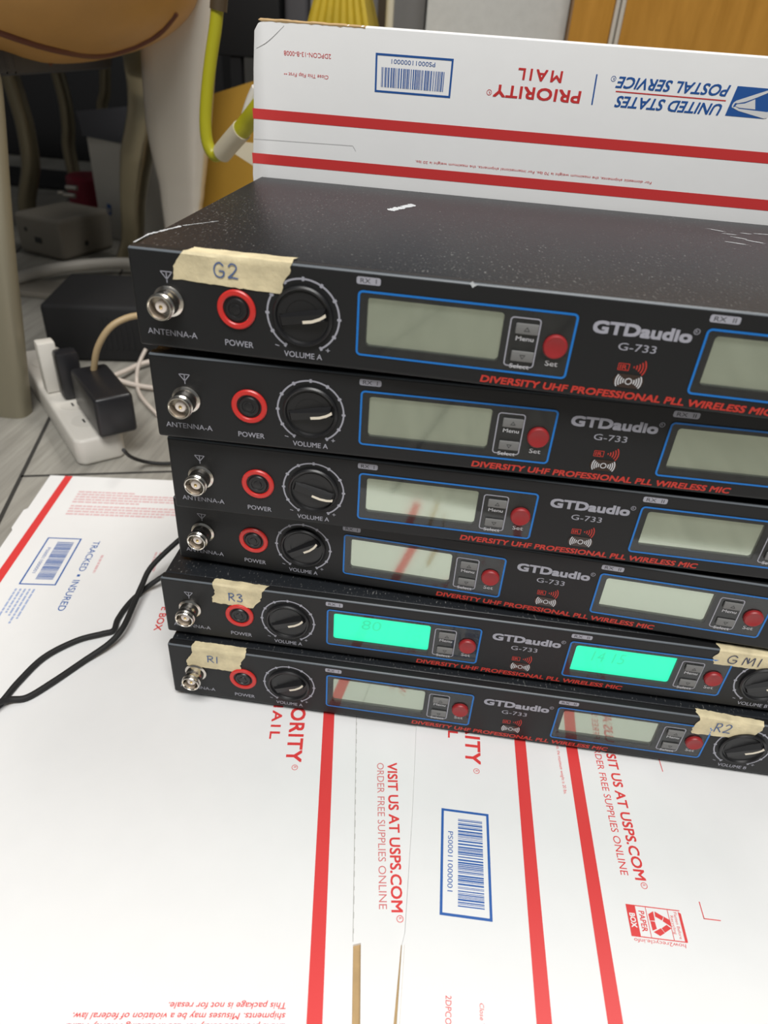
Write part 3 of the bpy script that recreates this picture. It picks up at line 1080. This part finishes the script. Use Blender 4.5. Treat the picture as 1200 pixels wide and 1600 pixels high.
# scuffs on the topmost lid
TOPF = Frame((0, 0, 43.6), (1, 0, 0), (0, 1, 0), (0, 0, 1))
b = MB()
rnd = random.Random(12)


def blot(cx, cy, L, W, ang, h=0.06, n=18):
    ca, sa = math.cos(ang), math.sin(ang)
    pts = []
    for k in range(n):
        t = 2 * math.pi * k / n
        r = rnd.uniform(0.65, 1.1)
        x, y = L * r * math.cos(t), W * r * math.sin(t)
        pts.append((cx + x * ca - y * sa, cy + x * sa + y * ca))
    b.poly(TOPF, pts, 'scuff', h + rnd.uniform(0, 0.05))


def on_lid(x, y):
    p = gz(x, y, 246.77 + 43.6) - Vector((10.29, 0.45, 0))
    ca, sa = math.cos(0.0271), math.sin(0.0271)
    return (p.x * ca - p.y * sa, p.x * sa + p.y * ca)


for k in range(7):
    p = on_lid(612 + k * 5.2, 328 - k * 1.2)
    blot(p[0], p[1] + rnd.uniform(-1, 1), 2.6, 3.6, 0.5)
for (x0, y0), (x1, y1), w in (((212, 377), (232, 366), 0.5), ((236, 365), (280, 354), 0.8), ((290, 352), (338, 346), 0.35)):
    p, q_ = on_lid(x0, y0), on_lid(x1, y1)
    for k in range(9):
        t = k / 8
        blot(p[0] + (q_[0] - p[0]) * t, p[1] + (q_[1] - p[1]) * t, 1.9, w * rnd.uniform(0.5, 1.6), math.atan2(q_[1] - p[1], q_[0] - p[0]))
for x, y in ((1120, 360), (1140, 366), (1155, 372), (1165, 365), (1180, 378), (1150, 380), (1190, 366)):
    p = on_lid(x, y)
    blot(p[0], p[1], rnd.uniform(4, 8), 0.7, rnd.uniform(-0.5, 0.1))
b.poly(PF, [(147.0, 43.4), (148.2, 44.6), (149.0, 43.6), (150.6, 43.5), (149.4, 42.7), (148.4, 41.9), (147.8, 42.9)], 'scuff', 0.05)
o = b.build('scuff_mark', units[5])
o['label'] = 'pale scuffs on the black lid'

# ================================================================== CABLES AT THE LEFT
def cz(px, z):
    return gz(0 + px[0] / 3.75, 730 + px[1] / 3.75, z)


b = MB()
b.tube([cz((-120, 1490), 5), cz((0, 1385), 5), cz((110, 1255), 5.5), cz((260, 1112), 5.5), cz((450, 1015), 5.5), cz((600, 975), 6), cz((665, 955), 5.5), cz((690, 890), 5.5), cz((750, 805), 5.5), cz((830, 728), 6), cz((940, 648), 14), cz((1080, 560), 18)], 2.0, 'rubber')
tag(b.build('cable'), 'thin black cable bowed upward in the loop left of the stack', 'cable', 'black cables on the left carton')
b = MB()
b.tube([cz((-120, 1470), 10.4), cz((-20, 1386), 10.2), cz((60, 1362), 7), cz((160, 1348), 5.5), cz((310, 1258), 5.5), cz((490, 1136), 5.5), cz((640, 1032), 9), cz((720, 940), 12), cz((785, 800), 12.5), cz((830, 695), 15), cz((890, 580), 20), cz((1040, 435), 30), cz((1120, 380), 33)], 2.1, 'rubber')
tag(b.build('cable'), 'thin black cable sagging lower in the loop, rising behind the stack', 'cable', 'black cables on the left carton')

# ================================================================== POWER STRIP CORNER
p1 = Vector((-196.0, 258.0, 0)); p2 = Vector((-333.0, 411.0, 0))
d = (p2 - p1).normalized()
s = Vector((d.y, -d.x, 0))                    # towards the right
MXS = Matrix((s, d, Vector((0, 0, 1)))).transposed().to_4x4()
MXS.translation = p1
ps = empty('power_strip', p1, 0)
ps.matrix_world = Matrix.Translation(p1 * S) @ MXS.to_3x3().to_4x4()
b = MB()
b.prism([(0, 6), (6, 0), (42, 0), (48, 6), (48, 255), (0, 255)], 0.1, 29, 'strip', bev=4.0, seg=3)
b.build('housing', ps)
b = MB()
for y in (40, 82, 124, 166, 208):
    b.prism(circle(24, y, 16, 24), 29.0, 29.4, 'strip')
    for dx in (-4, 4):
        b.box(24 + dx - 1, 24 + dx + 1, y - 4, y + 4, 29.3, 29.6, 'dark')
b.build('socket_row', ps)
tag(ps, 'off-white plastic power strip on the grey floor left of the stack', 'power strip')

LOC = lambda x, y, z: MXS @ Vector((x, y, z))


def strip_thing(name):
    e = empty(name, LOC(0, 0, 29.6))
    e.matrix_world = Matrix.Translation(LOC(0, 0, 29.6) * S) @ MXS.to_3x3().to_4x4()
    return e


a = strip_thing('power_adapter')
b = MB()
b.box(22, 59, -12, 72, 3.0, 44, 'black', bev=4, seg=3)
b.build('body', a)
b = MB()
b.box(30, 44, 30, 54, 0.1, 3.4, 'black')
b.build('plug', a)
tag(a, 'black plug-in power adapter standing on the near end of the white power strip', 'power adapter')
b = MB()
b.tube([gz(193, 703, 40), gz(205, 714, 22), gz(230, 722, 6), gz(265, 724, 4), gz(320, 715, 4)], 1.8, 'rubber')
b.build('cord', a).matrix_parent_inverse = a.matrix_world.inverted()

a = strip_thing('wall_plug')
b = MB()
b.box(15, 38, 92, 112, 0.3, 52, 'black', bev=4)
b.build('body', a)
tag(a, 'small black plug beside the white plug on the power strip', 'plug')
a = strip_thing('wall_plug')
b = MB()
b.box(4, 22, 118, 134, 0.3, 56, 'strip', bev=2)
b.build('body', a)
tag(a, 'small white plug upright on the power strip', 'plug')

# tan lead rising from behind the black adapter
b = MB()
b.tube([at(146, 582, 330), at(152, 545, 330), at(170, 514, 335), at(195, 498, 345), at(225, 492, 360), at(262, 492, 380)], 3.2, 'tancable')
tag(b.build('cable'), 'tan twin lead arching up from the black adapter to behind the stack', 'cable')
# thin white leads between strip and stack
for pts, r, lab in (
        ([gz(170, 590, 14), gz(195, 580, 10), gz(222, 568, 8), gz(262, 560, 8)], 3.0, 'thick white cable lying highest behind the black adapter'),
        ([gz(180, 592, 6), gz(205, 600, 5), gz(240, 606, 5), gz(275, 604, 5)], 3.0, 'white cable lying flat on the floor just below the thick white one'),
        ([gz(228, 545, 40), gz(216, 572, 22), gz(214, 600, 4), gz(222, 622, 3.5), gz(246, 648, 3.5)], 2.2, 'thin white cable curling downward beside the stack')):
    b = MB()
    b.tube(pts, r, 'whitecable')
    tag(b.build('cable'), lab, 'cable', 'white cables behind the power strip')

# black electronic box behind the strip
c0 = gz(60, 588, 0)
a = empty('power_supply_box', (-285, 545, 0), math.radians(12))
b = MB()
b.box(-78, 92, -35, 100, 0.3, 74, 'blackmatte', bev=6, seg=3)
b.build('housing', a)
b = MB()
for k in range(7):
    b.box(-8 + k * 7, -5 + k * 7, -36, -34.6, 18, 58, 'blackmatte')
b.build('vent', a)
tag(a, 'black power supply box on the floor behind the white power strip', 'power supply')

# thick white hose and the flat grey tray under it
b = MB()
b.tube([gz(-20, 448, 18), gz(40, 431, 18), gz(90, 420, 18), gz(150, 413, 18), gz(210, 412, 18), gz(290, 418, 18)], 9.5, 'strip', n=16)
tag(b.build('hose'), 'thick off-white hose lying across the floor in front of the white electronic device', 'hose')
b = MB()
q0 = gz(40, 452, 0); q1 = gz(215, 444, 0)
b.box(q0.x - 10, q1.x + 130, 712, 772, 0.3, 10, 'router', bev=2)
tag(b.build('flat_tray'), 'flat grey plastic tray under the thick white hose', 'tray')

# aged white device with ports
F0, Lf, Rt = Vector((-549.9, 907.7)), Vector((-655.6, 944.7)), Vector((-513.0, 1031.6))
Bk = Lf + Rt - F0
a = empty('network_device', (F0.x, F0.y, 0))
b = MB()
b.prism([tuple(F0 - F0), tuple(Rt - F0), tuple(Bk - F0), tuple(Lf - F0)], 0.3, 70, 'router', bev=9, seg=4)
b.build('housing', a)
e = (Lf - F0).normalized()
en = Vector((e.y, -e.x)) if Vector((e.y, -e.x)).y < 0 else Vector((-e.y, e.x))
FD = Frame((0, 0, 0), (e.x, e.y, 0), (0, 0, 1), (en.x, en.y, 0))
b = MB()
b.rect(FD, 48, 24, 66, 34, 'dark', 0.4)
b.poly(FD, circle(84, 44, 4.0, 16), 'dark', 0.4)
e2 = (Rt - F0).normalized()
FD2 = Frame((0, 0, 0), (e2.x, e2.y, 0), (0, 0, 1), (e2.y, -e2.x, 0))
b.poly(FD2, circle(58, 22, 5.0, 16), 'dark', 0.4)
b.build('port', a)
tag(a, 'aged white plastic electronic device with dark ports on the floor behind the hose', 'electronic device')

# white product carton with grey lid flap
a = empty('product_box', (-560, 1105, 0))
b = MB()
q0, q1 = gz(160, 366, 0), gz(200, 382, 0)
b.prism([(q0.x + 560, q0.y - 1105), (q1.x + 575, q1.y - 1105), (q1.x + 640, q1.y + 40 - 1105), (q0.x + 640, q0.y + 120 - 1105)], 0.3, 178, 'strip')
b.build('body', a)
f0 = at(122, 176, 1120) - Vector((-560, 1105, 0))
b = MB()
b.add([(q0.x + 555, q0.y - 1110, 178.4), (q1.x + 580, q1.y - 1110, 178.4), (q1.x + 645, q1.y + 40 - 1105, 214), (q0.x + 600, q0.y + 125 - 1105, 222), (q0.x + 525, q0.y + 40 - 1105, 214)], [(0, 1, 2, 3, 4)], 'darkgrey')
b.build('lid_flap', a)
tl_, tr_ = Vector((q0.x + 560, q0.y - 1105)), Vector((q1.x + 575, q1.y - 1105))
ev = (tr_ - tl_).normalized()
FQ = Frame((tl_.x, tl_.y, 0), (ev.x, ev.y, 0), (0, 0, 1), (ev.y, -ev.x, 0))
b = MB()
b.poly(FQ, [(30, 44), (44, 44), (47, 64), (33, 64)], 'cblue', 0.5)
b.poly(FQ, [(34, 48), (40, 48), (42, 54), (36, 58)], 'strip', 0.9)
b.build('emblem', a)
tag(a, 'tall white product box with open grey flap and small blue emblem behind the curved leg', 'box')

# second pale box seen between the curved leg and the wide silver leg
b = MB()
q0 = at(226, 250, 1250)
b.box(q0.x, q0.x + 150, 1250, 1330, 0.3, q0.z, 'strip', bev=2)
tag(b.build('product_box'), 'pale box half hidden between the curved leg and the wide silver leg', 'box')

# dark red canister and shiny lids beside it
b = MB()
q0 = gz(136, 338, 0)
b.lathe([(0, 0.3), (42, 0.3), (45, 4), (45, 74), (40, 80), (0, 80)], (q0.x, q0.y + 30, 0), (0, 0, 1), 'redbox', 28)
tag(b.build('canister'), 'dark red canister in shadow left of the white product box', 'canister')
for i, (px, py, lab) in enumerate(((112, 293, 'uppermost shiny metal clip by the red canister'), (109, 305, 'lowest shiny metal clip by the red canister'), (96, 301, 'leftmost small shiny metal clip by the red canister'))):
    b = MB()
    q0 = at(px, py, 1130)
    L = 22 if i < 2 else 12
    b.tube([q0 + Vector((-L / 2, 0, 0)), q0 + Vector((L / 2, 0, 0))], 5.0, 'nickel', n=14, sub=2)
    tag(b.build('metal_clip'), lab, 'clip', 'shiny clips in the shadow')
# black block behind, under the clips, added to paint in the dark corner
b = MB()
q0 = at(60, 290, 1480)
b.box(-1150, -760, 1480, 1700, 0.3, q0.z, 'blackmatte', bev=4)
tag(b.build('low_dark_block'), 'low black block added for the dark behind the white electronic device', 'block')
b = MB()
b.box(-1500, -560, 1900, 2300, 0.3, 700, 'blackmatte', bev=8)  # black block added to stand in for the shade at the back
tag(b.build('dark_corner_block'), 'large black block added for the darkness at the back under the chair seat', 'cabinet')

# ================================================================== TAN CHAIR
ch = empty('chair', (-300, 560, 0))
CH = Vector((-300, 560, 0))


def chb(b, name, par=ch):
    o = b.build(name)
    o.parent = par
    if par is ch:
        o.matrix_parent_inverse = Matrix.Translation(-CH * S)
    return o


# seat cushion: a rounded slab
b = MB()
cx, cy, cz0 = -420.0, 590.0, 427.0
nu, nv = 64, 28
vs, fs = [], []
sg = lambda v, p: math.copysign(abs(v) ** p, v)
for j in range(nv + 1):
    ph = -math.pi / 2 + math.pi * j / nv
    for i in range(nu):
        t = 2 * math.pi * i / nu
        c, s_ = sg(math.cos(ph), 0.87), sg(math.sin(ph), 0.87)
        vs.append((cx + 252 * c * sg(math.cos(t), 0.8), cy + 225 * c * sg(math.sin(t), 0.8), cz0 + 112 * s_))
for j in range(nv):
    for i in range(nu):
        fs.append((j * nu + i, j * nu + (i + 1) % nu, (j + 1) * nu + (i + 1) % nu, (j + 1) * nu + i))
b.add(vs, fs, 'leather')
bvh = BVHTree.FromPolygons([Vector(v) for v in vs], fs)
seat = chb(b, 'seat_cushion')


def on_seat(x, y):
    h = bvh.ray_cast(CAM, ray(x, y).normalized())[0]
    return h


for path in ([(-60, 22), (-20, 42), (20, 57), (60, 70), (100, 80), (140, 86), (170, 84), (205, 74), (235, 60), (255, 45), (275, 20)],
             [(-60, 88), (-20, 94), (20, 98), (50, 99), (80, 99)]):
    pts = [h for h in (on_seat(*p) for p in path) if h is not None]
    if len(pts) > 2:
        b = MB()
        b.tube(pts, 3.6 if len(path) > 6 else 2.4, 'piping', n=10)
        chb(b, 'piping', seat)
b = MB()
b.prism(rrect(cx - 180, cy - 165, cx + 110, cy + 150, 60, 8), 314, 345, 'frame', bev=8)
chb(b, 'seat_frame')
b = MB()
b.box(-640, -160, 385, 450, 500, 960, 'leather', bev=24, seg=5)  # unseen slab above the seat, added to shade the area behind it
chb(b, 'unseen_shade_block')
# legs
b = MB()
pt = [at(12, 640, 352), at(-4, 500, 352), at(-20, 350, 362), at(-34, 160, 395), at(-40, 118, 420)]
pt[0].z = 0.6
b.tube(pt, 26, 'bronze', n=24, flat=((1, 0, 0), 0.55), radii=[25, 24, 23, 22, 22])
chb(b, 'leg')['label'] = 'beige metal leg at the left edge'
b = MB()
pt = [at(282, 640, 690), at(286, 345, 690), at(284, 290, 690), at(279, 200, 690), at(280, 60, 690), at(290, -40, 690)]
pt[0] = Vector((pt[1].x + 2, 690, 0.6))
b.tube(pt, 22, 'silver', n=24, flat=((1, 0, 0), 0.5), radii=[26, 26, 30, 41, 46, 48])
chb(b, 'leg')['label'] = 'wide brushed silver leg'
b = MB()
pt = [Vector((-452, 940, 0.6)), at(207, 375, 940), at(208, 310, 940), at(214, 245, 940), at(224, 185, 940), at(223, 140, 940), at(218, 100, 930), at(212, 60, 880), at(200, 10, 800)]
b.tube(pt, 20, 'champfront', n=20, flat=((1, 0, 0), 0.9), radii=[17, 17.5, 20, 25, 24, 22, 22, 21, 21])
chb(b, 'leg')['label'] = 'curved champagne metal leg'
tag(ch, 'tan leather chair with brown piping and metal legs, cut off at the top left', 'chair')

# second chair behind: only its curved legs show
c2 = empty('chair', (-800, 1250, 0))
C2 = Vector((-800, 1250, 0))


def leg2(name, pts, r, zero=None):
    b = MB()
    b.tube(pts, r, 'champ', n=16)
    o = b.build(name)
    o.parent = c2
    o.matrix_parent_inverse = Matrix.Translation(-C2 * S)
    return o


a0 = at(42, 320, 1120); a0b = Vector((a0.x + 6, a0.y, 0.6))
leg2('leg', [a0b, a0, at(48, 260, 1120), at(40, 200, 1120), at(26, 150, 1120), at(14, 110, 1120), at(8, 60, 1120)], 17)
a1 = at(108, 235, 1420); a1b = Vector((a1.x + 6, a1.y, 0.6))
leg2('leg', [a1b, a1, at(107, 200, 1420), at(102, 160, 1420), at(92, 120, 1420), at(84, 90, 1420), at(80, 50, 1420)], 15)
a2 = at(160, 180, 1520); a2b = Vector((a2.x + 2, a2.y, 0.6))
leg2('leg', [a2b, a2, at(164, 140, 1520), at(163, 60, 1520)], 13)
b = MB()
zt = at(14, 50, 1120).z
b.box(-1020, -620, 1090, 1450, zt - 18, zt + 20, 'frame', bev=8)
o = b.build('seat')
o.parent = c2
o.matrix_parent_inverse = Matrix.Translation(-C2 * S)
tag(c2, 'second chair in shadow behind the tan one, only its curved metal legs showing', 'chair')

# ================================================================== RIGHT OF THE SILVER LEG
yc = empty('extension_cord', at(330, 245, 430))
YC = at(330, 245, 430)


def ycb(b, name):
    o = b.build(name)
    o.parent = yc
    o.matrix_parent_inverse = Matrix.Translation(-YC * S)
    return o


b = MB()
b.tube([at(340, 5, 430), at(337, 40, 430), at(329, 95, 430), at(323, 150, 430), at(321, 195, 430), at(325, 226, 430), at(336, 243, 428), at(350, 238, 420)], 5.6, 'yellow', n=16)
ycb(b, 'cord')
b = MB()
b.tube([at(346, -40, 430), at(343, -8, 430), at(341, 16, 430)], 7.5, 'brown', n=16)
ycb(b, 'plug_end')
b = MB()
b.tube([at(347, 239, 422), at(362, 221, 412), at(378, 203, 402)], 9.0, 'sleeve', n=16)
ycb(b, 'sleeve')
b = MB()
b.tube([at(376, 205, 403), at(388, 190, 398), at(402, 172, 390), at(420, 150, 385)], 8.2, 'yellow', n=16)
ycb(b, 'connector')
b = MB()
b.tube([at(388, 182, 402), at(396, 158, 400), at(404, 140, 398)], 6.5, 'strip', n=10)
ycb(b, 'cap')
tag(yc, 'yellow extension cord hanging in a hook beside the standing carton', 'cord')
b = MB()
c0, c1, c2_, c3 = at(366, 240, 470), at(400, 262, 470), at(402, 225, 470), at(376, 222, 470)
b.add([c0, c1, c2_, c3, c0 + Vector((0, 3, 0)), c1 + Vector((0, 3, 0)), c2_ + Vector((0, 3, 0)), c3 + Vector((0, 3, 0))], [(0, 1, 2, 3), (7, 6, 5, 4), (0, 4, 5, 1), (1, 5, 6, 2), (2, 6, 7, 3), (3, 7, 4, 0)], 'sleeve')
ycb(b, 'paper_tag')

q0, q1 = at(306, 156, 760), at(440, 112, 760)
b = MB()
b.add([(q0.x - 8, 760, 0.3), (q1.x, 775, 0.3), (q1.x, 775, q1.z), (q0.x - 8, 760, q0.z - 2),
       (q0.x - 8, 830, 0.3), (q1.x, 845, 0.3), (q1.x, 845, q1.z), (q0.x - 8, 830, q0.z - 2)],
      [(0, 1, 2, 3), (5, 4, 7, 6), (0, 3, 7, 4), (1, 5, 6, 2), (3, 2, 6, 7), (0, 4, 5, 1)], 'ochre')
tag(b.build('cardboard_box', angle=20), 'ochre yellow box behind the yellow cord', 'box')

a = empty('side_stand', (-150, 1000, 0))
A0 = Vector((-150, 1000, 0))
q0, q1 = at(312, 84, 1000), at(438, 84, 1000)
b = MB()
b.box(q0.x - 80 - A0.x, q1.x - A0.x, 0, 240, q0.z, q0.z + 160, 'blackmatte', bev=3)
b.build('top_box', a)
for px in (369,):
    q2 = at(px, 140, 1000)
    for yy in (4, 200):
        b = MB()
        b.box(q2.x - 9 - A0.x, q2.x + 9 - A0.x, yy, yy + 18, 0.3, q0.z + 2, 'blackmatte')
        b.build('leg', a)
tag(a, 'black stand at the back between silver leg and standing carton', 'stand')
b = MB()
q0, q1 = at(374, 84, 1320), at(440, 84, 1320)
b.box(q0.x, q1.x, 1320, 1400, 0.3, q0.z + 40, 'paper')
tag(b.build('product_box'), 'white box in the background beyond the black stand', 'box')

# tapered yellow bag, grey post, metal rail behind the carton's top edge
b = MB()
q0, q1, q2, q3 = at(470, 60, 790), at(578, 60, 790), at(556, -10, 790), at(489, -10, 790)
zt = q2.z
x0, x1, x2, x3 = q0.x - 70, q1.x + 70, q2.x, q3.x
n = 16
fr_, bk_ = [], []
vs = []
for zz, xa, xb, dy in ((0.3, q0.x - 16, q1.x + 16, 70), (q0.z, q0.x, q1.x, 62), (zt + 40, x3 + 6, x2 - 6, 30)):
    for k in range(n + 1):
        vs.append((xa + (xb - xa) * k / n, 866 - dy - (3.0 if k % 2 else 0), zz))
    for k in range(n, -1, -1):
        vs.append((xa + (xb - xa) * k / n, 866 + dy, zz))
m_ = 2 * (n + 1)
fs = []
for j in range(2):
    for k in range(m_):
        fs.append((j * m_ + k, j * m_ + (k + 1) % m_, (j + 1) * m_ + (k + 1) % m_, (j + 1) * m_ + k))
fs.append(tuple(2 * m_ + k for k in range(m_)))
M['bag'] = mat('yellow_woven_plastic', (0.46, 0.33, 0.02), 0.5, noise=0.2, nscale=40)
b.add(vs, fs, 'bag')
tag(b.build('yellow_bag', angle=25), 'yellow ribbed bag tapering upward behind the standing carton', 'bag')
b = MB()
q0, q1 = at(443, 20, 1000), at(482, 20, 1000)
b.box(q0.x, q1.x, 1000, 1060, 0.3, 900, 'darkgrey', bev=10, seg=4)
tag(b.build('post'), 'dark blue-grey post left of the yellow bag', 'post')
b = MB()
q0 = at(609, 20, 880)
b.lathe([(5.5, 0.3), (5.5, 900), (0, 900)], (q0.x, 880, 0), (0, 0, 1), 'sleeve', 20)
tag(b.build('rail'), 'thin cream metal rail beside the rough grey pier', 'rail')
b = MB()
q0, q1 = at(590, 20, 960), at(603, 20, 960)
b.box(q0.x, q1.x - 1, 962, 977, 0.3, 900, 'brown')
tag(b.build('batten'), 'dark brown upright batten left of the thin cream rail', 'batten')
b = MB()
q0, q1 = at(612, 20, 930), at(668, 20, 930)
b.box(q0.x - 130, q1.x - 8, 982, 1012, 0.3, 950, 'greymid')
tag(b.build('panel_board'), 'plain grey board standing left of the rough grey pier', 'board')

# golden wood cabinet with two doors and a metal strip between
cb = empty('cupboard', (300, 860, 0))
q0 = at(887, 60, 860); qm = at(955, 60, 860); qn = at(978, 0, 860)
sl = at(965, 30, 860)
b = MB()
b.box(q0.x - 300, 900, 20, 420, 0.3, 1500, 'cabinet')
b.build('carcass', cb)
b = MB()
b.box(q0.x - 300, sl.x - 300 - 7, 0, 19.5, 20, 1480, 'cabinet', bev=1.5)
b.build('door', cb)
b = MB()
b.box(sl.x - 300 + 7, 900, 0, 19.5, 20, 1480, 'cabinet', bev=1.5)
b.build('door', cb)
b = MB()
b.box(sl.x - 300 - 6.5, sl.x - 300 - 0.8, -3, 19.5, 20, 1480, 'silver', bev=1)
b.box(sl.x - 300 + 0.8, sl.x - 300 + 6.5, -3, 19.5, 20, 1480, 'silver', bev=1)
b.build('edge_strip', cb)['label'] = 'brushed metal edge strip between the doors'
tag(cb, 'golden wood cupboard with metal strip between its doors at the upper right', 'cupboard')
